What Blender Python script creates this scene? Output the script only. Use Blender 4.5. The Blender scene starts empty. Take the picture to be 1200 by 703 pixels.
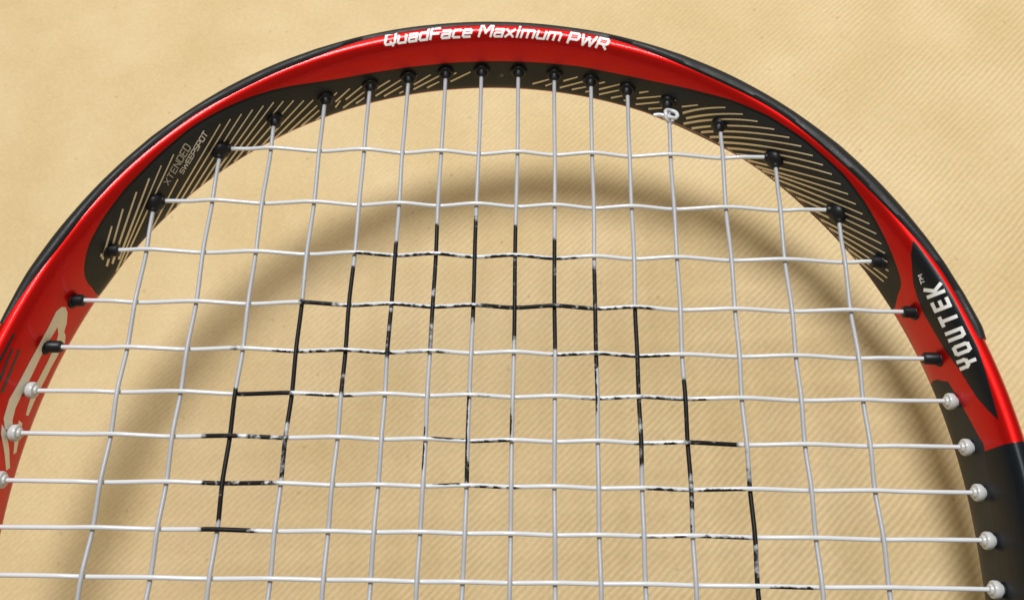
import bpy, bmesh, math, random
import numpy as np
from mathutils import Vector, Matrix, noise as mnoise
from mathutils.bvhtree import BVHTree
from mathutils.geometry import delaunay_2d_cdt
random.seed(7)
SC = bpy.context.scene
COL = SC.collection
MM = 0.001

# ------------------------------------------------------------------ camera
F = 1050.0                      # focal length in pixels of the 1200 px wide photograph
TILT, ROLL, DIST = math.radians(22.6), math.radians(1.1), 0.210
fwd = np.array([0, math.sin(TILT), -math.cos(TILT)])
up0 = np.array([0, math.cos(TILT), math.sin(TILT)])
rt0 = np.array([1.0, 0, 0])
rt = rt0*math.cos(ROLL) + up0*math.sin(ROLL)
up = up0*math.cos(ROLL) - rt0*math.sin(ROLL)
CAM = -fwd*DIST
cam_data = bpy.data.cameras.new('camera')
cam = bpy.data.objects.new('camera', cam_data)
COL.objects.link(cam)
cam_data.sensor_width = 36.0
cam_data.lens = 36.0*F/1200.0
cam_data.clip_start, cam_data.clip_end = 0.01, 20.0
cam.matrix_world = Matrix(((rt[0], up[0], -fwd[0], CAM[0]),
                           (rt[1], up[1], -fwd[1], CAM[1]),
                           (rt[2], up[2], -fwd[2], CAM[2]), (0, 0, 0, 1)))
cam_data.dof.use_dof = True
cam_data.dof.focus_distance = 0.205
cam_data.dof.aperture_fstop = 38.0
SC.camera = cam

# ------------------------------------------------------------------ light
def paper_z(x, y): return -0.0450 + 0.124*x - 0.040*y      # the racket is held a little askew over the sheet
world = bpy.data.worlds.new('World'); SC.world = world
world.use_nodes = True
bg = world.node_tree.nodes['Background']
bg.inputs['Color'].default_value = (1.0, 0.88, 0.60, 1)
bg.inputs['Strength'].default_value = 0.25

def area(name, direction, dist, size, power, col, target=(0, -0.02, 0), size_y=None):
    d = Vector(direction).normalized()
    l = bpy.data.lights.new(name, 'AREA')
    l.shape = 'DISK' if size_y is None else 'RECTANGLE'
    l.size = size
    if size_y: l.size_y = size_y
    l.energy = power; l.color = col
    o = bpy.data.objects.new(name, l); COL.objects.link(o)
    o.location = Vector(target) + d*dist
    o.rotation_euler = d.to_track_quat('Z', 'Y').to_euler()
    return o
area('ceiling_lamp', (-0.104, 0.363, 1.0), 1.1, 0.36, 11.6, (0.95, 0.985, 1.0))
area('strip_light', (0.02, 0.86, 0.56), 1.5, 1.7, 3.2, (0.98, 0.99, 1.0), size_y=0.15)  # unseen strip, added and narrowed for a bright line reflection on lacquer and strings

SC.view_settings.view_transform = 'Standard'
SC.view_settings.look = 'None'
SC.view_settings.exposure = 0.19
SC.view_settings.gamma = 1.0

# ------------------------------------------------------------------ helpers
def un(px, py, z=0.0):
    """photo pixel -> point of the horizontal plane at height z"""
    d = fwd + rt*(px-600.0)/F - up*(py-351.5)/F
    return CAM + d*((z-CAM[2])/d[2])

def link(name, verts, faces, mats, parent=None, smooth=True, mi=None, sharp=None):
    me = bpy.data.meshes.new(name)
    me.from_pydata([tuple(v) for v in verts], [], [tuple(f) for f in faces])
    for m in (mats if isinstance(mats, (list, tuple)) else [mats]): me.materials.append(m)
    if mi is not None: me.polygons.foreach_set('material_index', np.asarray(mi, dtype=np.int32))
    me.polygons.foreach_set('use_smooth', [smooth]*len(me.polygons))
    if sharp is not None and smooth: me.set_sharp_from_angle(angle=math.radians(sharp))
    me.update()
    o = bpy.data.objects.new(name, me); COL.objects.link(o)
    if parent: o.parent = parent
    return o

def node_mat(name):
    m = bpy.data.materials.new(name); m.use_nodes = True
    nt = m.node_tree
    return m, nt, nt.nodes['Principled BSDF']

def simple(name, col, rough, coat=0.0, metal=0.0, spec=0.5, bump=0.0, bscale=2500, var=0.0, sss=0.0, trans=0.0, coat_rough=0.05):
    m, nt, b = node_mat(name)
    b.inputs['Base Color'].default_value = (*col, 1)
    b.inputs['Roughness'].default_value = rough
    b.inputs['Metallic'].default_value = metal
    b.inputs['Specular IOR Level'].default_value = spec
    b.inputs['Coat Weight'].default_value = coat
    b.inputs['Coat Roughness'].default_value = coat_rough
    if sss:
        b.inputs['Subsurface Weight'].default_value = sss
        b.inputs['Subsurface Radius'].default_value = (1, 1, 1)
        b.inputs['Subsurface Scale'].default_value = 0.001
    if trans: b.inputs['Transmission Weight'].default_value = trans
    tc = nt.nodes.new('ShaderNodeTexCoord')
    n = nt.nodes.new('ShaderNodeTexNoise'); n.inputs['Scale'].default_value = bscale
    n.inputs['Detail'].default_value = 4
    nt.links.new(tc.outputs['Object'], n.inputs['Vector'])
    if bump:
        bp = nt.nodes.new('ShaderNodeBump'); bp.inputs['Strength'].default_value = bump
        bp.inputs['Distance'].default_value = 0.0001
        nt.links.new(n.outputs['Fac'], bp.inputs['Height'])
        nt.links.new(bp.outputs['Normal'], b.inputs['Normal'])
    if var:
        n2 = nt.nodes.new('ShaderNodeTexNoise'); n2.inputs['Scale'].default_value = bscale*0.12
        n2.inputs['Detail'].default_value = 5
        nt.links.new(tc.outputs['Object'], n2.inputs['Vector'])
        mr = nt.nodes.new('ShaderNodeMapRange')
        mr.inputs['From Min'].default_value = 0.3; mr.inputs['From Max'].default_value = 0.7
        mr.inputs['To Min'].default_value = max(0.02, rough-var); mr.inputs['To Max'].default_value = rough+var
        nt.links.new(n2.outputs['Fac'], mr.inputs['Value'])
        nt.links.new(mr.outputs['Result'], b.inputs['Roughness'])
    return m

M_LINE = simple('black_line_paint', (0.006, 0.006, 0.008), 0.3, coat=0.5)
M_NAVY = simple('black_gloss_paint', (0.010, 0.012, 0.017), 0.30, coat=0.7, coat_rough=0.12, bump=0.05)
M_BUMP = simple('black_guard_plastic', (0.010, 0.0105, 0.011), 0.5, spec=0.3, bump=0.5, bscale=1800, var=0.12)
M_GROM = simple('black_grommet_plastic', (0.006, 0.007, 0.010), 0.42, spec=0.35, bump=0.2, bscale=900)
M_CLEAR = simple('clear_grommet_nylon', (0.52, 0.52, 0.53), 0.32, sss=0.6, bump=0.3, bscale=900)
M_CREAM = simple('cream_print', (0.90, 0.85, 0.76), 0.4, coat=0.3)
M_STRIPE = simple('sand_stripe_print', (0.84, 0.74, 0.56), 0.42)
M_SILVER = simple('silver_print', (0.52, 0.50, 0.47), 0.4)
M_WHITE = simple('white_print', (0.85, 0.85, 0.87), 0.35, coat=0.3)
M_PATCH = simple('black_patch_paint', (0.004, 0.006, 0.009), 0.38, spec=0.25, coat=0.1, coat_rough=0.2)

def string_material(name, ca, cb, rough, coat):
    m, nt, b = node_mat(name)
    tc = nt.nodes.new('ShaderNodeTexCoord')
    # worn stencil ink
    at = nt.nodes.new('ShaderNodeAttribute'); at.attribute_name = 'ink'
    mp = nt.nodes.new('ShaderNodeMapping'); mp.inputs['Scale'].default_value = (1, 1, 1)
    n = nt.nodes.new('ShaderNodeTexNoise'); n.inputs['Scale'].default_value = 520; n.inputs['Detail'].default_value = 4
    n.inputs['Roughness'].default_value = 0.6
    nt.links.new(tc.outputs['Object'], n.inputs['Vector'])
    ad = nt.nodes.new('ShaderNodeMath'); ad.operation = 'MULTIPLY_ADD'; ad.inputs[1].default_value = 1.05; 
    nt.links.new(n.outputs['Fac'], ad.inputs[0]); nt.links.new(at.outputs['Fac'], ad.inputs[2])
    mr = nt.nodes.new('ShaderNodeMapRange')
    mr.inputs['From Min'].default_value = 0.94; mr.inputs['From Max'].default_value = 1.14
    nt.links.new(ad.outputs[0], mr.inputs['Value'])
    n3 = nt.nodes.new('ShaderNodeTexNoise'); n3.inputs['Scale'].default_value = 110; n3.inputs['Detail'].default_value = 3
    nt.links.new(tc.outputs['Object'], n3.inputs['Vector'])
    base = nt.nodes.new('ShaderNodeMix'); base.data_type = 'RGBA'
    base.inputs['A'].default_value = (*ca, 1); base.inputs['B'].default_value = (*cb, 1)
    nt.links.new(n3.outputs['Fac'], base.inputs['Factor'])
    mx = nt.nodes.new('ShaderNodeMix'); mx.data_type = 'RGBA'
    nt.links.new(mr.outputs['Result'], mx.inputs['Factor'])
    nt.links.new(base.outputs['Result'], mx.inputs['A'])
    mx.inputs['B'].default_value = (0.006, 0.006, 0.008, 1)
    nt.links.new(mx.outputs['Result'], b.inputs['Base Color'])
    rr = nt.nodes.new('ShaderNodeMapRange'); rr.inputs['To Min'].default_value = rough; rr.inputs['To Max'].default_value = 0.5
    nt.links.new(mr.outputs['Result'], rr.inputs['Value']); nt.links.new(rr.outputs[0], b.inputs['Roughness'])
    cw = nt.nodes.new('ShaderNodeMapRange'); cw.inputs['To Min'].default_value = coat; cw.inputs['To Max'].default_value = 0.0
    nt.links.new(mr.outputs['Result'], cw.inputs['Value']); nt.links.new(cw.outputs[0], b.inputs['Coat Weight'])
    sp = nt.nodes.new('ShaderNodeMapRange'); sp.inputs['To Min'].default_value = 0.5; sp.inputs['To Max'].default_value = 0.2
    nt.links.new(mr.outputs['Result'], sp.inputs['Value']); nt.links.new(sp.outputs[0], b.inputs['Specular IOR Level'])
    b.inputs['Coat Roughness'].default_value = 0.10
    bp = nt.nodes.new('ShaderNodeBump'); bp.inputs['Strength'].default_value = 0.25; bp.inputs['Distance'].default_value = 0.0001
    n2 = nt.nodes.new('ShaderNodeTexNoise'); n2.inputs['Scale'].default_value = 1500
    nt.links.new(tc.outputs['Object'], n2.inputs['Vector'])
    nt.links.new(n2.outputs['Fac'], bp.inputs['Height']); nt.links.new(bp.outputs['Normal'], b.inputs['Normal'])
    return m
M_MAIN = string_material('main_string_dim', (0.33, 0.34, 0.385), (0.42, 0.425, 0.46), 0.45, 0.08)  # weaker highlight on the mains put into a darker base colour
M_STR = string_material('cross_string_lit', (0.58, 0.60, 0.65), (0.68, 0.69, 0.73), 0.30, 0.5)  # stronger highlight on the crosses put into a lighter base colour

def paper_material():
    m, nt, b = node_mat('ribbed_kraft_paper')
    N, Lk = nt.nodes.new, nt.links.new
    tc = N('ShaderNodeTexCoord')
    # wobble of the ribs
    nz = N('ShaderNodeTexNoise'); nz.inputs['Scale'].default_value = 55; nz.inputs['Detail'].default_value = 3
    Lk(tc.outputs['Object'], nz.inputs['Vector'])
    vs = N('ShaderNodeVectorMath'); vs.operation = 'SCALE'; vs.inputs['Scale'].default_value = 0.0022
    Lk(nz.outputs['Color'], vs.inputs[0])
    va = N('ShaderNodeVectorMath'); va.operation = 'ADD'
    Lk(tc.outputs['Object'], va.inputs[0]); Lk(vs.outputs[0], va.inputs[1])
    dt = N('ShaderNodeVectorMath'); dt.operation = 'DOT_PRODUCT'
    ang = math.radians(RIB_ANG)
    k = 2*math.pi/0.00152
    dt.inputs[1].default_value = (-math.sin(ang)*k, math.cos(ang)*k, 0)
    Lk(va.outputs[0], dt.inputs[0])
    sn = N('ShaderNodeMath'); sn.operation = 'SINE'; Lk(dt.outputs['Value'], sn.inputs[0])
    # rib strength: fades towards the upper left of the sheet, patchy elsewhere
    sep = N('ShaderNodeSeparateXYZ'); Lk(tc.outputs['Object'], sep.inputs[0])
    g = N('ShaderNodeMath'); g.operation = 'MULTIPLY_ADD'; g.inputs[1].default_value = 1.0
    gy = N('ShaderNodeMath'); gy.operation = 'MULTIPLY'; gy.inputs[1].default_value = -0.9
    Lk(sep.outputs['Y'], gy.inputs[0]); Lk(sep.outputs['X'], g.inputs[0]); Lk(gy.outputs[0], g.inputs[2])
    gr = N('ShaderNodeMapRange'); gr.inputs['From Min'].default_value = -0.14; gr.inputs['From Max'].default_value = 0.04
    gr.inputs['To Min'].default_value = 0.12; gr.inputs['To Max'].default_value = 1.0
    Lk(g.outputs[0], gr.inputs['Value'])
    pn = N('ShaderNodeTexNoise'); pn.inputs['Scale'].default_value = 60; pn.inputs['Detail'].default_value = 3
    Lk(tc.outputs['Object'], pn.inputs['Vector'])
    pr = N('ShaderNodeMapRange'); pr.inputs['From Min'].default_value = 0.3; pr.inputs['From Max'].default_value = 0.6
    pr.inputs['To Min'].default_value = 0.45; Lk(pn.outputs['Fac'], pr.inputs['Value'])
    st = N('ShaderNodeMath'); st.operation = 'MULTIPLY'; Lk(gr.outputs[0], st.inputs[0]); Lk(pr.outputs[0], st.inputs[1])
    hs = N('ShaderNodeMath'); hs.operation = 'MULTIPLY'; Lk(sn.outputs[0], hs.inputs[0]); Lk(st.outputs[0], hs.inputs[1])
    fib = N('ShaderNodeTexNoise'); fib.inputs['Scale'].default_value = 900; fib.inputs['Detail'].default_value = 5
    Lk(tc.outputs['Object'], fib.inputs['Vector'])
    hh = N('ShaderNodeMath'); hh.operation = 'MULTIPLY_ADD'; hh.inputs[1].default_value = 0.7
    Lk(fib.outputs['Fac'], hh.inputs[0]); Lk(hs.outputs[0], hh.inputs[2])
    bp = N('ShaderNodeBump'); bp.inputs['Strength'].default_value = 0.8; bp.inputs['Distance'].default_value = 0.00006
    Lk(hh.outputs[0], bp.inputs['Height']); Lk(bp.outputs['Normal'], b.inputs['Normal'])
    # colour: soft blotches, rib tint, dark specks
    bl = N('ShaderNodeTexNoise'); bl.inputs['Scale'].default_value = 32; bl.inputs['Detail'].default_value = 6
    Lk(tc.outputs['Object'], bl.inputs['Vector'])
    cr = N('ShaderNodeValToRGB')
    cr.color_ramp.elements[0].position = 0.32; cr.color_ramp.elements[0].color = (0.585, 0.432, 0.226, 1)
    cr.color_ramp.elements[1].position = 0.68; cr.color_ramp.elements[1].color = (0.660, 0.500, 0.288, 1)
    Lk(bl.outputs['Fac'], cr.inputs['Fac'])
    rb = N('ShaderNodeMath'); rb.operation = 'MULTIPLY_ADD'; rb.inputs[1].default_value = 0.085; rb.inputs[2].default_value = 0.985
    Lk(hs.outputs[0], rb.inputs[0])
    fb = N('ShaderNodeMapRange'); fb.inputs['From Min'].default_value = 0.25; fb.inputs['From Max'].default_value = 0.75
    fb.inputs['To Min'].default_value = 0.93; fb.inputs['To Max'].default_value = 1.06; Lk(fib.outputs['Fac'], fb.inputs['Value'])
    mu = N('ShaderNodeMath'); mu.operation = 'MULTIPLY'; Lk(rb.outputs[0], mu.inputs[0]); Lk(fb.outputs[0], mu.inputs[1])
    vo = N('ShaderNodeTexVoronoi'); vo.inputs['Scale'].default_value = 130
    Lk(va.outputs[0], vo.inputs['Vector'])
    sp = N('ShaderNodeMapRange'); sp.inputs['From Min'].default_value = 0.03; sp.inputs['From Max'].default_value = 0.09
    sp.inputs['To Min'].default_value = 0.80; Lk(vo.outputs['Distance'], sp.inputs['Value'])
    mu2 = N('ShaderNodeMath'); mu2.operation = 'MULTIPLY'; Lk(mu.outputs[0], mu2.inputs[0]); Lk(sp.outputs[0], mu2.inputs[1])
    vm = N('ShaderNodeVectorMath'); vm.operation = 'SCALE'; Lk(cr.outputs[0], vm.inputs[0]); Lk(mu2.outputs[0], vm.inputs['Scale'])
    Lk(vm.outputs[0], b.inputs['Base Color'])
    b.inputs['Roughness'].default_value = 0.75
    b.inputs['Specular IOR Level'].default_value = 0.25
    return m
RIB_ANG = 46.0

# ------------------------------------------------------------------ the sheet of paper
def build_paper():
    nx, ny, X, Y = 120, 120, 0.55, 0.55
    vs, fs = [], []
    for j in range(ny+1):
        for i in range(nx+1):
            x = -X + 2*X*i/nx; y = -Y + 2*Y*j/ny + 0.05
            z = paper_z(x, y) + 0.0006*mnoise.noise(Vector((x*9, y*9, 3.1)))
            vs.append((x, y, z))
    for j in range(ny):
        for i in range(nx):
            a = j*(nx+1)+i
            fs.append((a, a+1, a+nx+2, a+nx+1))
    o = link('kraft_paper', vs, fs, paper_material())
    o['kind'] = 'structure'
    return o
build_paper()

# ------------------------------------------------------------------ racket root
racket = bpy.data.objects.new('tennis_racket', None); COL.objects.link(racket)
racket['label'] = 'red and black tennis racket head with pale strings held above brown kraft paper'
racket['category'] = 'tennis racket'

# hoop curve: inner wall of the frame in the string plane
CX, CY = -3.975, -50.0
HA, HB, HB2, HN, H4 = 107.91, 116.43, 172.0, 1.983, -0.009
def _raw(n=8000):
    a = np.linspace(0, 2*np.pi, n, endpoint=False)          # from the top, clockwise
    s, c = np.sin(a), np.cos(a)
    x = HA*np.sign(s)*np.abs(s)**(2/HN)
    y = np.where(c > 0, HB, HB2)*np.sign(c)*np.abs(c)**(2/HN)
    k = 1+H4*np.cos(4*a)
    return np.stack([x*k+CX, y*k+CY], 1)
_r = _raw()
# corners of the power curve are sampled unevenly: resample by arc length
_c = np.vstack([_r, _r[:1]])
_L = np.concatenate([[0], np.cumsum(np.hypot(*np.diff(_c, axis=0).T))])
PER = _L[-1]
NC = 960
_s = np.arange(NC)*PER/NC
HX = np.interp(_s, _L, _c[:, 0]); HY = np.interp(_s, _L, _c[:, 1])
# light smoothing to remove kinks
for _ in range(60):
    HX = (np.roll(HX, 1)+2*HX+np.roll(HX, -1))/4; HY = (np.roll(HY, 1)+2*HY+np.roll(HY, -1))/4
TX = np.roll(HX, -1)-np.roll(HX, 1); TY = np.roll(HY, -1)-np.roll(HY, 1)
_n = np.hypot(TX, TY); TX /= _n; TY /= _n
NX, NY = -TY, TX                                            # outward normal (clockwise path)
S = np.arange(NC)*PER/NC; S = np.where(S > PER/2, S-PER, S) # signed: right of the top is positive

HW, ZT, ZB, P_IN, P_OUT = 3.94, 12.0, 11.38, 2.74, 1.94       # half width, height above / below the strings, roundness inside / outside
def section(t):
    c, s = np.cos(t), np.sin(t)
    p = np.where(c > 0, P_OUT, P_IN)
    return HW + HW*np.sign(c)*np.abs(c)**(2/p), np.where(s > 0, ZT, ZB)*np.sign(s)*np.abs(s)**(2/p)
def inv_section(n, z):
    c = (n-HW)/HW; s = z/(ZT if z > 0 else ZB); p = P_OUT if c > 0 else P_IN
    t = math.atan2(math.copysign(abs(s)**(p/2), s), math.copysign(abs(c)**(p/2), c))
    return t if t > -math.radians(128) else t+2*math.pi
def hoop_xyz(i, n, z):
    return ((HX[i]+NX[i]*n)*MM, (HY[i]+NY[i]*n)*MM, z*MM)
def param(p):
    x, y, z = p[0]/MM, p[1]/MM, p[2]/MM
    i = int(np.argmin((HX-x)**2+(HY-y)**2))
    # nearest column by tangent projection
    for _ in range(3):
        d = (x-HX[i])*TX[i]+(y-HY[i])*TY[i]
        st = int(round(d/(PER/NC)))
        if st == 0: break
        i = (i+st) % NC
    d = (x-HX[i])*TX[i]+(y-HY[i])*TY[i]
    n = (x-HX[i])*NX[i]+(y-HY[i])*NY[i]
    return S[i]+d, inv_section(n, z)

def ray(bvh, px, py):
    d = fwd + rt*(px-600.0)/F - up*(py-351.5)/F
    d = Vector(d).normalized()
    loc, nor, idx, dist = bvh.ray_cast(Vector(CAM), d)
    return loc, nor

def uniform_bvh():
    K = 140
    ts = np.linspace(0, 2*np.pi, K, endpoint=False)
    vs = []
    for i in range(NC):
        n, z = section(ts)
        for k in range(K): vs.append(hoop_xyz(i, n[k], z[k]))
    fs = []
    for i in range(NC):
        j = (i+1) % NC
        for k in range(K):
            l = (k+1) % K
            fs.append((i*K+k, j*K+k, j*K+l, i*K+l))
    return BVHTree.FromPolygons(vs, fs)
B0 = uniform_bvh()

def trace(pts):
    """photo outline -> (arc length, section angle) samples on the hoop"""
    out = []
    for k in range(len(pts)-1):
        a, b = pts[k], pts[k+1]
        m = max(1, int(math.hypot(b[0]-a[0], b[1]-a[1])/6))
        for q in range(m):
            p = (a[0]+(b[0]-a[0])*q/m, a[1]+(b[1]-a[1])*q/m)
            loc, nor = ray(B0, *p)
            if loc: out.append(param(loc))
    loc, nor = ray(B0, *pts[-1])
    if loc: out.append(param(loc))
    out.sort()
    return np.array(out)

E_T = math.radians(226)
SEAM = [(115, 346), (107, 340), (102, 332), (101, 322), (105.4, 291), (122, 259.5), (148, 224), (185, 186), (222, 154), (240, 142.5),
        (266, 128.5), (292, 117.5), (320, 108.6), (350, 103), (400, 96.5), (431, 90.9), (482, 83.5), (533, 78.5), (585, 76.8), (636, 78.5),
        (680, 82.6), (702, 87), (753, 97), (805, 107.5), (856, 120), (900, 138.5), (942, 166), (987, 206), (1013, 241),
        (1033, 278), (1046, 309), (1053, 336), (1053, 352), (1048, 364)]
SEAM2 = [(1096, 449), (1099, 441.5), (1103, 439), (1109, 442.6), (1117.6, 457.4), (1127.8, 475.7), (1138, 494), (1147, 511), (1153, 520),
         (1158, 560), (1164.6, 622), (1171, 685), (1173, 702)]
tr1, tr2 = trace(SEAM), trace(SEAM2)
def smooth_tr(tr):
    s = np.linspace(tr[0, 0], tr[-1, 0], 400)
    t = np.interp(s, tr[:, 0], tr[:, 1])
    for _ in range(14):
        t[1:-1] = (t[:-2]+2*t[1:-1]+t[2:])/4
    return s, t
s1, t1 = smooth_tr(tr1); s2, t2 = smooth_tr(tr2)
A_T = np.full(NC, E_T-0.012)
for i in range(NC):
    if s1[0] <= S[i] <= s1[-1]: A_T[i] = min(E_T-0.012, np.interp(S[i], s1, t1))
    elif S[i] >= s2[0]: A_T[i] = min(E_T-0.012, np.interp(S[i], s2, t2))
A_T[S < s1[0]-1] = E_T-0.012
REND = param(ray(B0, 1172, 522)[0])[0]                        # where the red lacquer gives way to black
low_left = S < -PER/2*0.72

def frame_material():
    """one paint job: red lacquer, black gloss, charcoal inner wall, black outline; the borders are stored on the mesh"""
    m = bpy.data.materials.new('racket_paint'); m.use_nodes = True
    nt = m.node_tree; N, Lk = nt.nodes.new, nt.links.new
    nt.nodes.remove(nt.nodes['Principled BSDF'])
    out = [n for n in nt.nodes if n.type == 'OUTPUT_MATERIAL'][0]
    tc = N('ShaderNodeTexCoord')
    def noise(scale, detail=3):
        n = N('ShaderNodeTexNoise'); n.inputs['Scale'].default_value = scale; n.inputs['Detail'].default_value = detail
        Lk(tc.outputs['Object'], n.inputs['Vector']); return n
    flake, orange, smudge = noise(6000, 2), noise(230, 3), noise(90, 5)
    bp = N('ShaderNodeBump'); bp.inputs['Strength'].default_value = 0.04; bp.inputs['Distance'].default_value = 0.0001
    Lk(orange.outputs['Fac'], bp.inputs['Height'])
    def bsdf(ca, cb, rough, spec, coat, crough, metal=0.0):
        b = N('ShaderNodeBsdfPrincipled')
        mx = N('ShaderNodeMix'); mx.data_type = 'RGBA'
        mx.inputs['A'].default_value = (*ca, 1); mx.inputs['B'].default_value = (*cb, 1)
        Lk(flake.outputs['Fac'], mx.inputs['Factor']); Lk(mx.outputs['Result'], b.inputs['Base Color'])
        mr = N('ShaderNodeMapRange'); mr.inputs['From Min'].default_value = 0.3; mr.inputs['From Max'].default_value = 0.7
        mr.inputs['To Min'].default_value = rough-0.04; mr.inputs['To Max'].default_value = rough+0.05
        Lk(smudge.outputs['Fac'], mr.inputs['Value']); Lk(mr.outputs[0], b.inputs['Roughness'])
        b.inputs['Specular IOR Level'].default_value = spec; b.inputs['Metallic'].default_value = metal
        b.inputs['Coat Weight'].default_value = coat; b.inputs['Coat Roughness'].default_value = crough
        Lk(bp.outputs['Normal'], b.inputs['Coat Normal'])
        return b
    red = bsdf((0.44, 0.001, 0.002), (0.72, 0.008, 0.006), 0.38, 0.12, 0.32, 0.10, 0.80)
    blk = bsdf((0.003, 0.005, 0.009), (0.005, 0.008, 0.013), 0.34, 0.18, 0.12, 0.15)
    gry = bsdf((0.018, 0.021, 0.025), (0.028, 0.032, 0.036), 0.46, 0.20, 0.0, 0.3)
    lin = bsdf((0.003, 0.003, 0.003), (0.004, 0.004, 0.004), 0.4, 0.25, 0.1, 0.2)
    def mask(attr, lo, width=0.004):
        a = N('ShaderNodeAttribute'); a.attribute_name = attr
        r = N('ShaderNodeMapRange'); r.inputs['From Min'].default_value = lo-width; r.inputs['From Max'].default_value = lo+width
        Lk(a.outputs['Fac'], r.inputs['Value']); return r.outputs[0]
    def mix(f, a, b):
        x = N('ShaderNodeMixShader'); Lk(f, x.inputs[0]); Lk(a, x.inputs[1]); Lk(b, x.inputs[2]); return x.outputs[0]
    sh = mix(mask('black_end', 0.0, 0.1), red.outputs[0], blk.outputs[0])
    sh = mix(mask('outline', 0.0, 0.006), sh, lin.outputs[0])
    sh = mix(mask('inner_panel', 0.0, 0.006), sh, gry.outputs[0])
    Lk(sh, out.inputs['Surface'])
    return m

def build_frame():
    K = 120
    ts = np.linspace(E_T-2*np.pi, E_T, K, endpoint=False)
    n, z = section(ts)
    vs, fs, pan, line, end = [], [], [], [], []
    s_low = -PER/2*0.72
    for i in range(NC):
        A = A_T[i]
        has = A < E_T-0.05
        for k in range(K):
            vs.append(hoop_xyz(i, n[k], z[k]))
            t = ts[k]
            tt = t if t > -0.5 else t+2*math.pi
            pan.append(min(tt-A, E_T+0.05-tt) if has else -0.3)
            line.append(min(tt-A+math.radians(6.5), A+0.1-tt) if (has and S[i] < s2[0]-3 and S[i] > s1[0]) else -0.3)
            end.append(max(S[i]-REND, s_low-S[i]))
    for i in range(NC):
        j = (i+1) % NC
        for k in range(K):
            l = (k+1) % K
            fs.append((i*K+k, i*K+l, j*K+l, j*K+k))
    o = link('frame', vs, fs, frame_material(), racket)
    for nm, v in (('inner_panel', pan), ('outline', line), ('black_end', end)):
        o.data.attributes.new(nm, 'FLOAT', 'POINT').data.foreach_set('value', [float(q) for q in v])
    return BVHTree.FromPolygons(vs, fs)
B1 = build_frame()

# ------------------------------------------------------------------ bumper guard
GUARD_DY = 1.4
GUARD = [(3, 382), (19, 356), (30, 340), (52, 312), (74, 287), (100, 250), (120, 228), (140, 207), (160, 188.5), (199, 157), (233, 131.5), (266, 115),
         (292, 101.5), (320, 87.5), (350, 75.5), (380, 65), (410, 54), (440, 44.5), (459, 39), (490, 33.5), (527, 30.6), (565, 29.8), (600, 30),
         (642, 33), (674, 38), (712, 46), (753, 60), (805, 80), (856, 103), (900, 125), (924, 141), (960, 170), (998, 204),
         (1035, 241), (1068, 276), (1099, 309), (1123, 352), (1147, 398)]
trg = trace([(x, y-(GUARD_DY if 400 < x < 800 else 0)) for x, y in GUARD])
def build_guard():
    s0, sA = trg[0, 0], trg[-1, 0]
    idx = [i for i in np.argsort(S) if s0 <= S[i] <= sA]
    ss = np.linspace(s0, sA, 300); tt = np.interp(ss, trg[:, 0], trg[:, 1])
    for _ in range(40): tt[1:-1] = (tt[:-2]+2*tt[1:-1]+tt[2:])/4
    K = 34
    vs, fs = [], []
    for i in idx:
        e = min(S[i]-s0, sA-S[i])
        tb = np.interp(S[i], ss, tt)
        th = 0.80
        for c in (-131, -128, -88, -45, 44, 86, 121, 128):          # little steps where the guard's segments meet
            th += 0.05*math.exp(-((S[i]-c)/1.5)**2)
        th += 0.02*math.sin(S[i]*0.31)*math.sin(S[i]*0.093)
        if S[i] < 0: th *= min(1, 0.25+e/18)
        else: th *= min(1, 0.45+e/4.5)
        for k in range(K):
            f = k/(K-1)
            t = tb + (-tb-math.radians(8)-tb)*f
            n, z = section(np.array(t))
            n2, z2 = section(np.array(t+0.01))
            tx, tz = n2-n, z2-z
            l = math.hypot(tx, tz) or 1
            nn, nz = tz/l, -tx/l
            ed = min(f, 1-f)*(K-1)
            h = th*min(1, ed/1.6)**0.6 if ed > 0 else -0.1
            vs.append(hoop_xyz(i, float(n+nn*h), float(z+nz*h)))
    for a in range(len(idx)-1):
        for k in range(K-1):
            fs.append((a*K+k, a*K+K+k, a*K+K+k+1, a*K+k+1))
    c = len(vs)
    # end caps
    for a in (0, len(idx)-1):
        row = [a*K+k for k in range(K)]
        i = idx[a]
        m = len(vs)
        for k in range(K):
            f = k/(K-1); tb = np.interp(S[i], ss, tt)
            n, z = section(np.array(tb + (-tb-math.radians(8)-tb)*f))
            vs.append(hoop_xyz(i, float(n)*0.98, float(z)*0.98))
        for k in range(K-1):
            q = (row[k], row[k+1], m+k+1, m+k)
            fs.append(q if a == 0 else q[::-1])
    link('bumper_guard', vs, fs, M_BUMP, racket, sharp=50)
build_guard()

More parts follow.
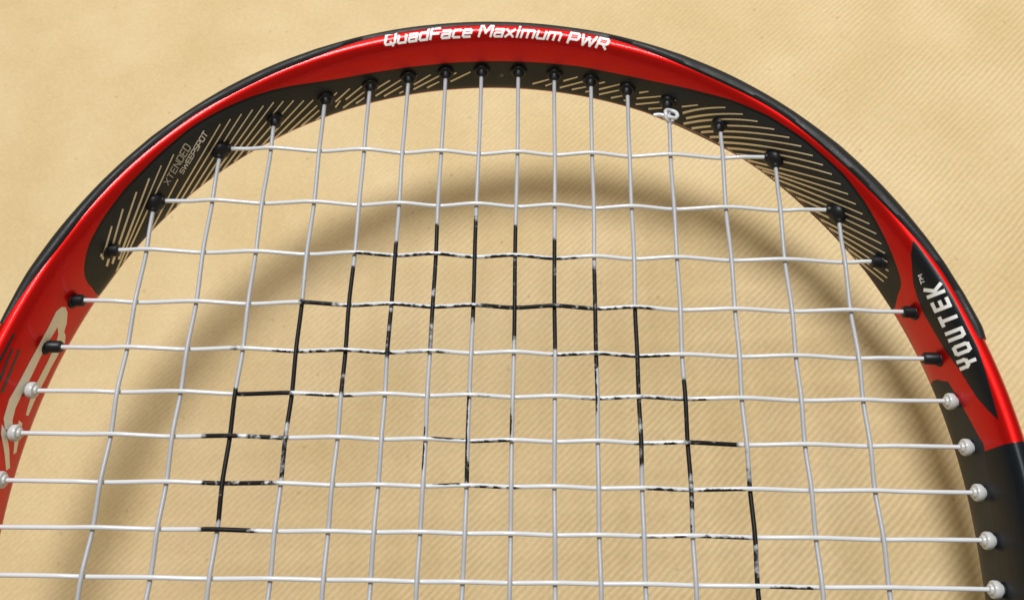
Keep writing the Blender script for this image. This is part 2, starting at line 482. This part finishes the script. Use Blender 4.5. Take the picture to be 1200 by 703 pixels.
# ------------------------------------------------------------------ prints that follow the painted surface
def decal(name, polys, mat, lift=0.045, step=2.6, parent=racket, stuff=False):
    pts, faces = [], []
    for poly in polys:
        if sum(a[0]*b[1]-b[0]*a[1] for a, b in zip(poly, poly[1:]+poly[:1])) < 0: poly = poly[::-1]
        # refine the outline so that it can bend with the tube
        q = []
        for a, b in zip(poly, poly[1:]+poly[:1]):
            m = max(1, int(math.hypot(b[0]-a[0], b[1]-a[1])/step))
            for k in range(m): q.append((a[0]+(b[0]-a[0])*k/m, a[1]+(b[1]-a[1])*k/m))
        faces.append(list(range(len(pts), len(pts)+len(q))))
        pts += q
    def inside(x, y, poly):
        r = False
        for (x1, y1), (x2, y2) in zip(poly, poly[1:]+poly[:1]):
            if (y1 > y) != (y2 > y) and x < (x2-x1)*(y-y1)/(y2-y1)+x1: r = not r
        return r
    for poly in polys:
        xs = [p[0] for p in poly]; ys = [p[1] for p in poly]
        if max(xs)-min(xs) < step*1.5 and max(ys)-min(ys) < step*1.5: continue
        x = min(xs)+step/2
        while x < max(xs):
            y = min(ys)+step/2
            while y < max(ys):
                if inside(x, y, poly): pts.append((x+random.uniform(-.1, .1), y+random.uniform(-.1, .1)))
                y += step
            x += step
    vo, eo, fo, ov, oe, of = delaunay_2d_cdt([Vector(p) for p in pts], [], faces, 0, 1e-4)
    P = [ray(B1, v.x, v.y) for v in vo]
    vs, remap = [], {}
    for k, (loc, nor) in enumerate(P):
        if loc is None: continue
        if nor.dot(Vector(CAM)-loc) < 0: nor = -nor
        remap[k] = len(vs); vs.append(loc+nor*lift*MM)
    fs = []
    for f, o in zip(fo, of):
        if not o: continue
        if all(k in remap for k in f):
            f2 = [remap[k] for k in f]
            if max((vs[f2[a]]-vs[f2[a-1]]).length for a in range(3)) < 0.004: fs.append(f2)
    if not fs: return None
    return link(name, vs, fs, mat, parent, smooth=True)

def ribbon_poly(pts, w0, w1=None):
    w1 = w0 if w1 is None else w1
    Lf, R = [], []
    n = len(pts)
    for k, p in enumerate(pts):
        a = pts[max(0, k-1)]; b = pts[min(n-1, k+1)]
        dx, dy = b[0]-a[0], b[1]-a[1]; l = math.hypot(dx, dy) or 1
        w = (w0+(w1-w0)*k/(n-1))/2
        Lf.append((p[0]-dy/l*w, p[1]+dx/l*w)); R.append((p[0]+dy/l*w, p[1]-dx/l*w))
    return Lf+R[::-1]

# --- sand coloured stripes on the inner wall
def march(p, ang, bend=0.0, limit=100):
    """from the stripe's far end towards the inner rim"""
    out = [p]; a = math.radians(ang)
    x, y = p
    for k in range(limit):
        x += math.cos(a)*2; y += math.sin(a)*2
        a += math.radians(bend)
        loc, nor = ray(B1, x, y)
        if loc is None: break
        s, t = param(loc)
        if loc.z < -10.7*MM or t < math.radians(100): break
        out.append((x, y))
    return out
stripes = []
def curve3(a, m, b, n=14):
    if m is None: m = ((a[0]+b[0])/2, (a[1]+b[1])/2)
    c = (2*m[0]-(a[0]+b[0])/2, 2*m[1]-(a[1]+b[1])/2)
    return [((1-f)**2*a[0]+2*f*(1-f)*c[0]+f*f*b[0], (1-f)**2*a[1]+2*f*(1-f)*c[1]+f*f*b[1]) for f in [k/n for k in range(n+1)]]
for a, b in (((131, 265), (120, 304)), ((144, 245), (125, 312)), ((160, 225), (131.5, 309)), ((175, 209), (139, 304)), ((119, 297), (118.4, 301))):
    stripes.append((curve3(a, None, b), 1.9, 2.8))
for x, y, ang in ((189, 194, 113), (203.5, 181, 115), (208.5, 210, 117.5), (258, 145.6, 120.5), (270, 139.7, 121.5), (283, 133.7, 122.5), (296, 128.7, 124),
                  (308.7, 124, 125.5), (320.7, 120, 127), (332, 118.8, 129), (344, 118, 131), (356, 118, 133), (367, 117.4, 135), (371.5, 124, 137),
                  (374, 129.5, 138.5), (377, 135.5, 140)):
    stripes.append((march((x, y), ang, 0.0), 1.4, 2.1))
for a, b in (((395, 108.7), (387, 115.5)), ((410, 104), (393, 119.5)), ((399, 118), (393, 126)), ((426, 100), (405, 117)), ((427, 108), (402, 126.7)), ((427, 114.7), (417, 121.5)),
             ((441, 96.7), (434, 101.5)), ((457, 94.4), (440, 105)), ((472.7, 92), (440, 112.7)), ((471, 101), (450, 113)), ((473, 107), (468, 109.5)),
             ((488.7, 89.3), (482, 93)), ((504.7, 87.7), (485, 99.5)), ((514.7, 89.3), (484.5, 105)), ((514.7, 96), (500.5, 103)),
             ((535, 85.3), (528, 89)), ((551.5, 84.5), (528, 95.8)),
             ((643.6, 93.2), (624, 98.6)), ((647, 98), (639, 100.8)), ((677, 90.4), (660, 95.2)), ((693, 93.3), (656, 103)), ((688.7, 101.6), (670, 105.2)), ((692, 107), (686, 107.8)),
             ((709, 96.3), (702, 98)), ((726.7, 99), (702, 104.9)), ((739, 103), (702, 110.9)), ((733, 111.6), (716, 115)), ((734, 117.5), (731, 118)),
             ((760, 107.3), (749, 108.9)), ((775, 113), (746, 115.5)), ((792, 118), (745, 122.5)), ((779, 126.4), (760, 127.8)), ((818, 123.2), (799, 125.2))):
    stripes.append((curve3(a, None, b), 1.4, 2.0))
for a, m, b in (((850, 126.2), (824, 127.6), (800, 132.7)), ((870.6, 134), (836, 134.2), (804, 138.9)), ((888, 142.5), (845, 140), (801, 145.2)),
                ((907.5, 151.7), (856, 147.4), (810.5, 150.7)), ((925, 161.3), (866, 154.6), (821.5, 155.2)), ((939, 171.5), (878, 162.4), (831.8, 160.9)),
                ((952.5, 182.5), (890, 170.9), (842, 167)), ((964.5, 193.5), (903, 179.6), (851, 173.8)), ((974.8, 204.3), (915, 189), (862, 181))):
    stripes.append((curve3(a, m, b, 30), 1.5, 2.8))
for x, y, ang in ((985.3, 216, 195.5), (994, 227.6, 198), (1003, 239.3, 201), (1010.9, 250.9, 203), (1019, 262.4, 204), (1027, 274, 205.5), (1033, 285.7, 207),
                  (1037.3, 296.7, 208.5), (1040, 307, 211), (1041.3, 317.6, 214), (1039.7, 325.6, 217), (1035.7, 330, 220)):
    stripes.append((march((x, y), ang, -0.04, 60), 1.4, 2.3))
for pts, w0, w1 in stripes:
    if len(pts) > 1:
        decal('stripe', [ribbon_poly(pts, w0, w1)], M_STRIPE, lift=0.035, step=2.2)

# --- stroke lettering
G = {
 'Q': (0.8, [[(0,.15),(0,.85),(.1,1),(.8,1),(.8,.15),(.65,0),(.1,0),(0,.15)], [(.45,.2),(.7,-.15)]]),
 'u': (0.62, [[(0,.7),(0,.1),(.1,0),(.62,0)], [(.62,.7),(.62,0)]]),
 'a': (0.62, [[(.05,.7),(.62,.7),(.62,0),(.08,0),(0,.1),(0,.3),(.08,.38),(.62,.38)]]),
 'd': (0.62, [[(.62,1),(.62,0),(.1,0),(0,.12),(0,.6),(.1,.7),(.62,.7)]]),
 'F': (0.66, [[(0,0),(0,.9),(.1,1),(.66,1)], [(0,.5),(.58,.5)]]),
 'c': (0.56, [[(.56,.7),(.1,.7),(0,.6),(0,.1),(.1,0),(.56,0)]]),
 'e': (0.62, [[(.58,0),(.1,0),(0,.1),(0,.6),(.1,.7),(.52,.7),(.62,.6),(.62,.36),(0,.36)]]),
 'M': (0.95, [[(0,0),(0,1),(.2,1),(.475,.35),(.75,1),(.95,1),(.95,0)]]),
 'x': (0.6, [[(0,0),(.6,.7)], [(0,.7),(.6,0)]]),
 'i': (0.1, [[(.05,0),(.05,.7)], [(.05,.92),(.05,1.0)]]),
 'm': (0.95, [[(0,0),(0,.7),(.85,.7),(.95,.6),(.95,0)], [(.475,0),(.475,.7)]]),
 'P': (0.72, [[(0,0),(0,1),(.62,1),(.72,.9),(.72,.5),(.62,.4),(0,.4)]]),
 'W': (1.05, [[(0,1),(.22,0),(.5,.8),(.55,.8),(.8,0),(1.05,1)]]),
 'R': (0.74, [[(0,0),(0,1),(.64,1),(.74,.9),(.74,.55),(.64,.45),(0,.45)], [(.38,.45),(.74,0)]]),
 'X': (0.7, [[(0,0),(.7,1)], [(0,1),(.7,0)]]),
 'T': (0.7, [[(0,1),(.7,1)], [(.35,1),(.35,0)]]),
 'E': (0.62, [[(.62,1),(0,1),(0,0),(.62,0)], [(0,.5),(.55,.5)]]),
 'N': (0.7, [[(0,0),(0,1),(.7,0),(.7,1)]]),
 'D': (0.7, [[(0,0),(0,1),(.55,1),(.7,.85),(.7,.15),(.55,0),(0,0)]]),
 'S': (0.64, [[(.64,1),(.08,1),(0,.9),(0,.6),(.08,.5),(.56,.5),(.64,.4),(.64,.1),(.56,0),(0,0)]]),
 'O': (0.7, [[(0,.1),(0,.9),(.1,1),(.6,1),(.7,.9),(.7,.1),(.6,0),(.1,0),(0,.1)]]),
}
def quads(pl, w, cap=0.5):
    out = []
    for a, b in zip(pl[:-1], pl[1:]):
        dx, dy = b[0]-a[0], b[1]-a[1]; l = math.hypot(dx, dy)
        if l < 1e-6: continue
        ux, uy = dx/l, dy/l; h = w/2; e = w*cap*0.8
        a2 = (a[0]-ux*e, a[1]-uy*e); b2 = (b[0]+ux*e, b[1]+uy*e)
        out.append([(a2[0]-uy*h, a2[1]+ux*h), (a2[0]+uy*h, a2[1]-ux*h), (b2[0]+uy*h, b2[1]-ux*h), (b2[0]-uy*h, b2[1]+ux*h)])
    return out
def text(name, s, base, h0, h1, wid, mat, gap=0.28, lean=0.0, sx=None, space=0.5, lift=0.06, upscale=1.0):
    """letters along a polyline; base runs left to right of the word, up is to its left-hand side"""
    bl = np.array(base, float); sg = np.hypot(*np.diff(bl, axis=0).T); cum = np.concatenate([[0], np.cumsum(sg)]); tot = cum[-1]
    raw, x = [], 0.0
    for ch in s:
        if ch == ' ': x += space; continue
        w, st = G[ch]; raw.append((ch, x, w, st)); x += w+gap
    full = x-gap
    kx = tot/full
    def at(d):
        px = np.interp(d, cum, bl[:, 0]); py = np.interp(d, cum, bl[:, 1])
        a = max(0.0, d-1.5); b = min(tot, d+1.5)
        dx = np.interp(b, cum, bl[:, 0])-np.interp(a, cum, bl[:, 0]); dy = np.interp(b, cum, bl[:, 1])-np.interp(a, cum, bl[:, 1])
        l = math.hypot(dx, dy)
        return px, py, dx/l, dy/l
    for ch, x0, w, st in raw:
        f = (x0+w/2)/full; h = h0+(h1-h0)*f
        polys = []
        for pl in st:
            scr = []
            for gx, gy in pl:
                d = (x0+gx)*kx; px, py, dx, dy = at(min(max(d, 0), tot))
                scr.append((px+dy*h*gy+dx*h*lean*gy, py-dx*h*gy+dy*h*lean*gy))
            polys += quads(scr, wid*(0.75+0.5*f) if h0 != h1 else wid)
        decal(name, polys, mat, lift=lift, step=2.0)
text('letter', 'QuadFace', [(451, 53), (462, 51.7), (484, 48.6), (506, 46), (528, 44.3), (551, 43.2)], 11.6, 11.6, 2.8, M_WHITE, lean=0.3)
text('letter', 'Maximum', [(561, 43), (580, 43), (600, 43.3), (624, 44.6), (655, 47.6)], 11.8, 11.8, 2.6, M_WHITE, lean=0.3)
text('letter', 'PWR', [(665, 50), (688, 53.5), (709, 57.8)], 11.4, 11.4, 2.8, M_WHITE, lean=0.25)
text('letter', 'XTENDED', [(197, 217), (223.5, 173)], 6.2, 8.4, 1.2, M_SILVER, lean=0.1)
text('letter', 'SWEEPSPOT', [(214, 204), (229, 180), (243.5, 157.5)], 4.6, 6.2, 1.05, M_WHITE, lean=0.1, gap=0.22)

# --- black leaf shaped panel with its wordmark on the right shoulder
PATCH = [(1070, 281), (1067.6, 298), (1070.5, 332.5), (1075, 348), (1082.5, 366.7), (1094, 387), (1106.4, 408), (1125.5, 434.7), (1143.8, 464), (1157.4, 480), (1170, 492),
         (1168, 483), (1164, 468), (1155, 434.7), (1146, 407), (1134.7, 384.6), (1119, 352), (1104, 326), (1089, 305), (1078, 290)]
decal('name_panel', [PATCH], M_PATCH, lift=0.07, step=1.8)
def quad_letter(o, r, u, strokes, w, name='letter'):
    polys = []
    for pl in strokes:
        polys += quads([(o[0]-0.9+r[0]*x+u[0]*y, o[1]-1.9+r[1]*x+u[1]*y) for x, y in pl], w, 0.5)
    decal(name, polys, M_WHITE, lift=0.12, step=1.8)
R_ = (-4.1, -8.7); U_ = (-17.6, 6.8)        # letter width and height vectors in the photograph
def lw(k): return (1.28)
rows = [  # origin = lower left corner of each letter (right-hand side of the shoulder)
 ('Y', (1145.5, 427.5), [[(.05,1.0),(.05,.8)], [(.95,1.0),(.95,.62),(.8,.5),(.2,.5),(.05,.6),(.05,.66)], [(.5,.5),(.5,0)]]),
 ('O', (1139.5, 411.5), [[(.05,.85),(.05,.2),(.2,.05),(.85,.05),(.98,.2),(.98,.8),(.85,.95),(.2,.95),(.05,.85)]]),
 ('U', (1132, 394.5), [[(.05,1.0),(.05,.2),(.2,.03),(.95,.03)], [(.95,.03),(.95,1.0)]]),
 ('T', (1123.5, 377), [[(0,.95),(1.0,.95)], [(.5,.95),(.5,0)]]),
 ('E', (1115, 360), [[(.98,.97),(.05,.97),(.05,.03),(.98,.03)], [(.05,.5),(.9,.5)]]),
 ('K', (1107, 343.5), [[(.05,1.0),(.05,0)], [(.05,.5),(.45,.5),(1.0,1.0)], [(.45,.5),(1.0,0)]]),
]
for ch, o, st in rows: quad_letter(o, R_, U_, st, 4.3)
text('letter', 'TM', [(1084, 331.5), (1080.5, 321.5)], 4.2, 4.2, 0.9, M_WHITE, lift=0.12)

# --- cream loop emblem and short black bars on the left shoulder
LOOP = [[(72, 359.6), (76.7, 359.8), (79, 366.6), (78, 379), (75, 388.5), (76.7, 393), (76, 401), (69, 413.5), (60, 430), (52, 446), (44, 461), (38, 475), (33, 487),
         (30, 486), (33, 474), (38, 460), (44, 446), (55, 425), (61, 412), (66, 400), (68, 392), (67.3, 383), (62, 392), (56, 401), (46, 421), (34, 446), (25, 463), (18, 478), (14.5, 492), (15, 503), (10, 505),
         (5.5, 502), (4, 490), (10.7, 467.4), (22, 448), (34, 425), (44, 407), (58, 380.7), (65.7, 365)]]
decal('emblem', LOOP, M_CREAM, lift=0.04, step=2.4)
decal('emblem', [[(2, 497), (7, 505), (10.5, 525), (11.5, 548), (7, 551), (5, 530), (1, 508)]], M_CREAM, lift=0.04, step=2.4)
decal('emblem', [[(22, 492), (26, 496), (22, 514), (19, 530), (15.5, 532), (17, 512)]], M_CREAM, lift=0.04, step=2.4)
for a, b in (((16.5, 391), (-4, 430)), ((14.5, 408), (-4, 455)), ((23, 409), (2, 460))):
    decal('black_bar', [ribbon_poly(curve3(a, None, b), 2.6, 3.4)], M_LINE, lift=0.04, step=2.4)
decal('moulding_mark', [[(588+2.4*math.cos(k*math.pi/6), 88.5+2.0*math.sin(k*math.pi/6)) for k in range(12)]], M_LINE, lift=0.04, step=1.5)

# ------------------------------------------------------------------ strings
MAINX = [-87.8, -73.9, -61.5, -49.1, -37.9, -28.15, -18.5, -9.1, 0.6, 10.0, 19.5, 28.9, 39.3, 52.2, 65.3, 79.4]
CROSSL = [39.6, 24.4, 10.9, -2.2, -13.7, -24.1, -33.9, -44.2, -54.0, -63.8]
CROSSR = [40.3, 25.6, 11.8, -1.1, -12.5, -22.6, -33.0, -42.9, -53.0, -62.9]
for k in range(12):
    CROSSL.append(CROSSL[-1]-10.2-0.25*k); CROSSR.append(CROSSR[-1]-10.2-0.25*k)
R_STR = 0.50
def wall_cross(axis, val, sign):
    """where a line at x=val (axis 0) or y=val (axis 1) meets the inner wall; sign picks the side"""
    A = HX if axis == 0 else HY; B = HY if axis == 0 else HX
    best = None
    for i in range(NC):
        j = (i+1) % NC
        if (A[i]-val)*(A[j]-val) <= 0 and A[i] != A[j]:
            f = (val-A[i])/(A[j]-A[i]); b = B[i]+f*(B[j]-B[i])
            if best is None or sign*b > sign*best: best = b
    return best
def cross_y(j, x): return CROSSL[j]+(CROSSR[j]-CROSSL[j])*(x+100)/195.0

INK_M = {3: [(455, 612, 1, 0)], 4: [(350, 500, 1.05, 0), (500, 563, .62, 0)], 5: [(312, 440, 1.1, 0), (440, 465, .8, 0)], 6: [(283, 360, 1, 0), (360, 420, .8, 0)],
         7: [(262, 345, 1, 0), (345, 415, .62, 0), (500, 556, .75, -1)], 8: [(254, 380, 1, 0), (455, 545, .85, -1), (540, 566, .95, 0)],
         9: [(264, 300, 1.05, 0), (300, 402, .85, 0), (480, 514, 1, -.6), (514, 530, .4, -1)], 10: [(280, 412, 1, 0)], 11: [(310, 430, .9, 0), (430, 490, .8, -.6)],
         12: [(358, 500, .95, 0), (500, 548, .8, 0)], 13: [(443, 560, 1.1, 0), (560, 600, .6, 0), (600, 637, .35, -1)], 14: [(520, 562, .25, 0), (562, 640, 1.1, 0), (640, 670, .7, 0), (670, 712, 1.1, 0)]}
INK_C = {3: [(412, 560, .7, -.6), (560, 684, .75, -.75)], 4: [(348, 400, .9, 0), (400, 560, .85, -.3), (560, 700, .9, 0), (700, 770, .75, -.4)],
         5: [(266, 290, .35, 0), (310, 345, .8, -.4), (345, 470, .72, -.5), (470, 530, .5, -1), (640, 690, .6, -.6), (690, 792, .8, -.6)],
         6: [(275, 345, 1.1, 0), (345, 420, .62, -.4), (545, 580, .4, -1), (682, 745, .6, -.4), (745, 832, .85, -.2)],
         7: [(233, 285, 1, 0), (285, 335, .6, 0), (500, 545, .9, .7), (545, 602, .75, -.8), (735, 800, .6, -.5), (800, 866, 1.05, 0)],
         8: [(233, 330, .85, 0), (500, 545, .65, .9), (545, 612, .65, -.9), (750, 810, .7, -.5), (810, 875, .75, -.3)],
         9: [(233, 300, 1.15, 0), (745, 812, .5, -.8), (812, 885, .95, -.2)], 10: [(893, 962, .8, -.3)]}

def tube(name, pts, r, mat, parent, ink=None, sides=14, ends=True):
    """pts: list of Vector (m). ink: function(point, updot) -> value"""
    vs, fs, iv = [], [], []
    n = len(pts)
    ref = Vector((0, 0, 1))
    for k, p in enumerate(pts):
        t = (pts[min(n-1, k+1)]-pts[max(0, k-1)]).normalized()
        if k == 0:
            if abs(t.dot(ref)) > .9: ref = Vector((0, 1, 0))
        a = (ref-t*ref.dot(t)).normalized(); b = t.cross(a)
        if ink is None: ref = a
        for q in range(sides):
            an = 2*math.pi*q/sides
            o = a*math.cos(an)+b*math.sin(an)
            vs.append(p+o*r)
            iv.append(ink(p, o) if ink else 0.0)
    for k in range(n-1):
        for q in range(sides):
            w = (q+1) % sides
            fs.append((k*sides+q, k*sides+w, (k+1)*sides+w, (k+1)*sides+q))
    fs.append(tuple(range(sides))[::-1]); fs.append(tuple((n-1)*sides+q for q in range(sides)))
    o = link(name, vs, fs, mat, parent)
    at = o.data.attributes.new('ink', 'FLOAT', 'POINT')
    at.data.foreach_set('value', iv)
    return o

def bell(d, w=3.2):                                            # smooth over/under wave near a crossing
    return math.cos(min(1.0, abs(d)/w)*math.pi/2)**2
def weave(pos, knots, amp, signs):
    """piecewise smooth wave through the crossings"""
    if pos <= knots[0]: return amp*signs[0]*bell(pos-knots[0], 6)
    if pos >= knots[-1]: return amp*signs[-1]*bell(pos-knots[-1], 6)
    for k in range(len(knots)-1):
        if knots[k] <= pos <= knots[k+1]:
            f = (pos-knots[k])/(knots[k+1]-knots[k])
            f = min(1.0, max(0.0, (f-0.12)/0.76))
            g = (f*f*(3-2*f)*0.25+f*0.75)
            return amp*(signs[k]*(1-g)+signs[k+1]*g)
    return 0
NCR = len(CROSSL)
YBOT = HY.min()
for i, X in enumerate(MAINX, 1):
    yt, yb = wall_cross(0, X, 1)+1.5, wall_cross(0, X, -1)-1.5
    kn = [(cross_y(j, X), (1 if (i+j+1) % 2 == 0 else -1)) for j in range(NCR) if yb+4 < cross_y(j, X) < yt-4]
    kn.sort()
    ky = [k[0] for k in kn]; ks = [-k[1] for k in kn]
    pts = []
    m = int((yt-yb)/0.8)
    for k in range(m+1):
        y = yb+(yt-yb)*k/m
        pts.append(Vector((X*MM+0.00008*math.sin(y*.13+i), y*MM, weave(y, ky, 0.42, ks)*MM)))
    iv = [(un(600+(X-0)*4.9, b)[1]/MM, un(600+(X-0)*4.9, a)[1]/MM, s, sd) for a, b, s, sd in INK_M.get(i, [])]
    def ink(p, o, iv=iv):
        v, y = 0.0, p.y/MM
        for a, b, s, sd in iv:
            e = min(y-a, b-y)
            if e > -0.4:
                side = 1.0 if sd == 0 else max(0, min(1, 0.62+sd*o.x*1.3))
                v = max(v, (0.36+0.38*s)*side*min(1, 0.55+(e+0.4)/4))
        return v
    tube('main_string', pts, R_STR*MM, M_MAIN, racket, ink)
for j in range(NCR):
    y0 = (CROSSL[j]+CROSSR[j])/2
    if y0 < YBOT+12: continue
    xl, xr = wall_cross(1, CROSSL[j], -1), wall_cross(1, CROSSR[j], 1)
    if xl is None or xr is None: continue
    xl -= 1.5; xr += 1.5
    kn = [(X, (1 if (i+j+2) % 2 == 0 else -1)) for i, X in enumerate(MAINX) if xl+3 < X < xr-3]
    kx = [k[0] for k in kn]; ks = [k[1] for k in kn]
    pts = []
    m = int((xr-xl)/0.8)
    for k in range(m+1):
        x = xl+(xr-xl)*k/m
        pts.append(Vector((x*MM, (cross_y(j, x)+0.06*math.sin(x*.1+j*2))*MM, weave(x, kx, 0.70, ks)*MM)))
    iv = [(un(a, 351+(0-y0)*4.75)[0]/MM, un(b, 351+(0-y0)*4.75)[0]/MM, s, sd) for a, b, s, sd in INK_C.get(j+1, [])]
    def ink(p, o, iv=iv):
        v, x = 0.0, p.x/MM
        for a, b, s, sd in iv:
            e = min(x-a, b-x)
            if e > -0.6:
                side = 1.0 if sd == 0 else max(0, min(1, 0.64+sd*(o.y*1.2-0.1)*1.3))
                v = max(v, (0.36+0.36*s)*side*min(1, 0.5+(e+0.6)/5))
        return v
    tube('cross_string', pts, R_STR*MM, M_STR, racket, ink)

# ------------------------------------------------------------------ grommets
def lathe(name, prof, base, axis, mat, parent=racket, sides=24, ref=Vector((0, 0, 1)), squash=1.0, data=None):
    """prof: (distance along axis, radius) in mm"""
    ax = Vector(axis).normalized()
    if abs(ax.dot(ref)) > .95: ref = Vector((1, 0, 0))
    a = (ref-ax*ref.dot(ax)).normalized(); b = ax.cross(a)
    vs, fs = [], []
    for d, r in prof:
        for q in range(sides):
            an = 2*math.pi*q/sides
            vs.append((a*math.cos(an)*r*squash+b*math.sin(an)*r+ax*d)*MM)
    K = len(prof)
    for k in range(K-1):
        for q in range(sides):
            w = (q+1) % sides
            fs.append((k*sides+q, k*sides+w, (k+1)*sides+w, (k+1)*sides+q))
    fs.append(tuple((K-1)*sides+q for q in range(sides)))
    o = link(name, vs, fs, mat, parent, sharp=40)
    o.location = base
    return o
def wall_at(x, y):
    i = int(np.argmin((HX-x)**2+(HY-y)**2))
    return HX[i], HY[i], NX[i], NY[i]
PROF_TOP = [(-1.2, 2.15), (0.55, 2.15), (0.85, 1.95), (1.0, 1.45), (2.1, 1.25), (2.35, 1.05), (2.4, 0.66)]
PROF_LONG = [(-2.5, 1.9), (-0.2, 1.9), (0.1, 1.75), (0.2, 1.45), (3.0, 1.38), (3.3, 1.15), (3.35, 0.66)]
PROF_KNOB = [(-1.5, 2.6), (0.3, 2.6), (0.9, 2.45), (1.6, 1.9), (2.1, 1.1), (2.25, 0.66)]
PROF_CLEAR = [(-1.8, 1.6), (0.3, 1.6), (0.4, 2.0), (0.6, 2.15), (1.5, 2.15), (1.9, 1.9), (2.15, 1.5), (2.3, 1.1), (2.35, 0.66)]
shared_m, shared_c = {2: 1, 1: 2, 15: 1, 16: 2}, {1, 2}
for i, X in enumerate(MAINX, 1):
    yt = wall_cross(0, X, 1)
    wx, wy, nx, ny = wall_at(X, yt)
    if i in shared_m:
        j = shared_m[i]-1; yc = cross_y(j, X)
        # shared knob where a main and a cross leave the frame side by side
        cx, cy, nx, ny = wall_at(X, (yt+yc)/2)
        lathe('grommet', PROF_KNOB, (cx*MM, cy*MM, 0), (-nx, -ny, 0), M_GROM)
        lathe('grommet', [(-2.5, 1.25), (2.0, 1.2), (2.3, 1.0), (2.35, .66)], (X*MM, (yt-0.5)*MM, 0), (0, -1, 0), M_GROM)
        xc = wall_cross(1, yc, 1 if X > 0 else -1)
        lathe('grommet', [(-2.5, 1.25), (2.0, 1.2), (2.3, 1.0), (2.35, .66)], ((xc)*MM, yc*MM, 0), (-1 if X > 0 else 1, 0, 0), M_GROM)
    else:
        ax = (-nx*0.5, -ny*0.5-0.5, 0)
        lathe('grommet', PROF_TOP, (X*MM, yt*MM, 0), ax, M_GROM)
    yb = wall_cross(0, X, -1)
    lathe('grommet', PROF_TOP, (X*MM, yb*MM, 0), (0, 1, 0), M_GROM)
for j in range(NCR):
    y0 = (CROSSL[j]+CROSSR[j])/2
    if y0 < YBOT+12 or (j+1) in shared_c: continue
    for sgn in (-1, 1):
        yc = CROSSL[j] if sgn < 0 else CROSSR[j]
        xc = wall_cross(1, yc, sgn)
        if xc is None: continue
        black = j < 5
        i = wall_at(xc, yc)
        ax = (-sgn, 0, 0) if black else (-sgn*0.93, -i[3]*0.2, 0)
        prof = [(d if d < 0.15 else d*(0.62 if j == 2 else 0.72 if j == 3 else 1.0), r*(1.12 if j == 2 else 1.0) if d < 3.3 else r) for d, r in PROF_LONG]
        if not black: xc -= sgn*1.15; prof_c = [(-2.5, 1.2), (-0.75, 1.2), (-0.7, 1.6), (-0.4, 1.85), (0.5, 1.9), (0.85, 1.75), (1.0, 1.2), (1.45, 1.05), (1.55, 0.8), (1.6, 0.5)]
        lathe('grommet', prof if black else prof_c, (xc*MM, yc*MM, 0), ax, M_GROM if black else M_CLEAR)

# ------------------------------------------------------------------ tie-off knot on the thirteenth main
def catmull(P, n=8):
    out = []
    Q = [P[0]]+P+[P[-1]]
    for k in range(1, len(Q)-2):
        p0, p1, p2, p3 = Q[k-1:k+3]
        for q in range(n):
            t = q/n
            out.append(0.5*((2*p1)+(p2-p0)*t+(2*p0-5*p1+4*p2-p3)*t*t+(3*p1-p0-3*p2+p3)*t**3))
    out.append(P[-1]); return out
kp = Vector(tuple(un(790, 137.5, 0.0)))
kx = MAINX[12]*MM
kp.x = kx
def K(x, y, z): return kp+Vector((x*0.92, y*0.9-0.2, z*0.85))*MM
path = [K(-4.4, 0.0, 1.0), K(-3.0, 0.1, 1.3), K(-1.4, -0.3, 1.5), K(0.2, -0.8, 1.5), K(1.6, -0.7, 1.0), K(2.3, 0.3, 0.7), K(1.9, 1.5, 0.5), K(0.7, 2.1, 0.4), K(-0.5, 1.9, 1.0), K(-1.1, 1.0, 1.7),
        K(-1.2, -0.3, 2.3), K(-0.9, -1.4, 1.5), K(0.0, -1.6, 0.2), K(0.9, -1.2, -0.9), K(1.0, -0.2, -1.2), K(0, 0.4, -1.4), K(-1.1, 0.5, -0.6), K(-1.3, 0.3, 0.5)]
tube('tie_off_knot', catmull(path), 0.5*MM, M_STR, racket)

# ------------------------------------------------------------------ throat and handle, below the picture
def sweep_rect(name, pts, w, h, mat):
    vs, fs = [], []
    n = len(pts)
    for k, p in enumerate(pts):
        t = (pts[min(n-1, k+1)]-pts[max(0, k-1)]).normalized()
        s = Vector((0, 0, 1)).cross(t).normalized()
        for q in range(20):
            an = 2*math.pi*q/20
            c, d = math.cos(an), math.sin(an)
            vs.append(p+s*(w/2*math.copysign(abs(c)**.7, c))+Vector((0, 0, h/2*math.copysign(abs(d)**.7, d))))
    for k in range(n-1):
        for q in range(20):
            v = (q+1) % 20
            fs.append((k*20+q, k*20+v, (k+1)*20+v, (k+1)*20+q))
    fs.append(tuple(range(20))); fs.append(tuple((n-1)*20+q for q in range(20)))
    return link(name, vs, fs, mat, racket, sharp=50)
for sg in (-1, 1):
    P = [Vector(((CX+sg*x)*MM, y*MM, 0)) for x, y in ((66, -206), (52, -228), (36, -256), (22, -284), (13, -312), (10, -345))]
    sweep_rect('throat_arm', catmull(P, 6), 0.013, 0.0155, M_NAVY)
sweep_rect('handle', [Vector((CX*MM, -0.340, 0)), Vector((CX*MM, -0.36, 0)), Vector((CX*MM, -0.50, 0)), Vector((CX*MM, -0.55, 0))], 0.032, 0.028, M_BUMP)
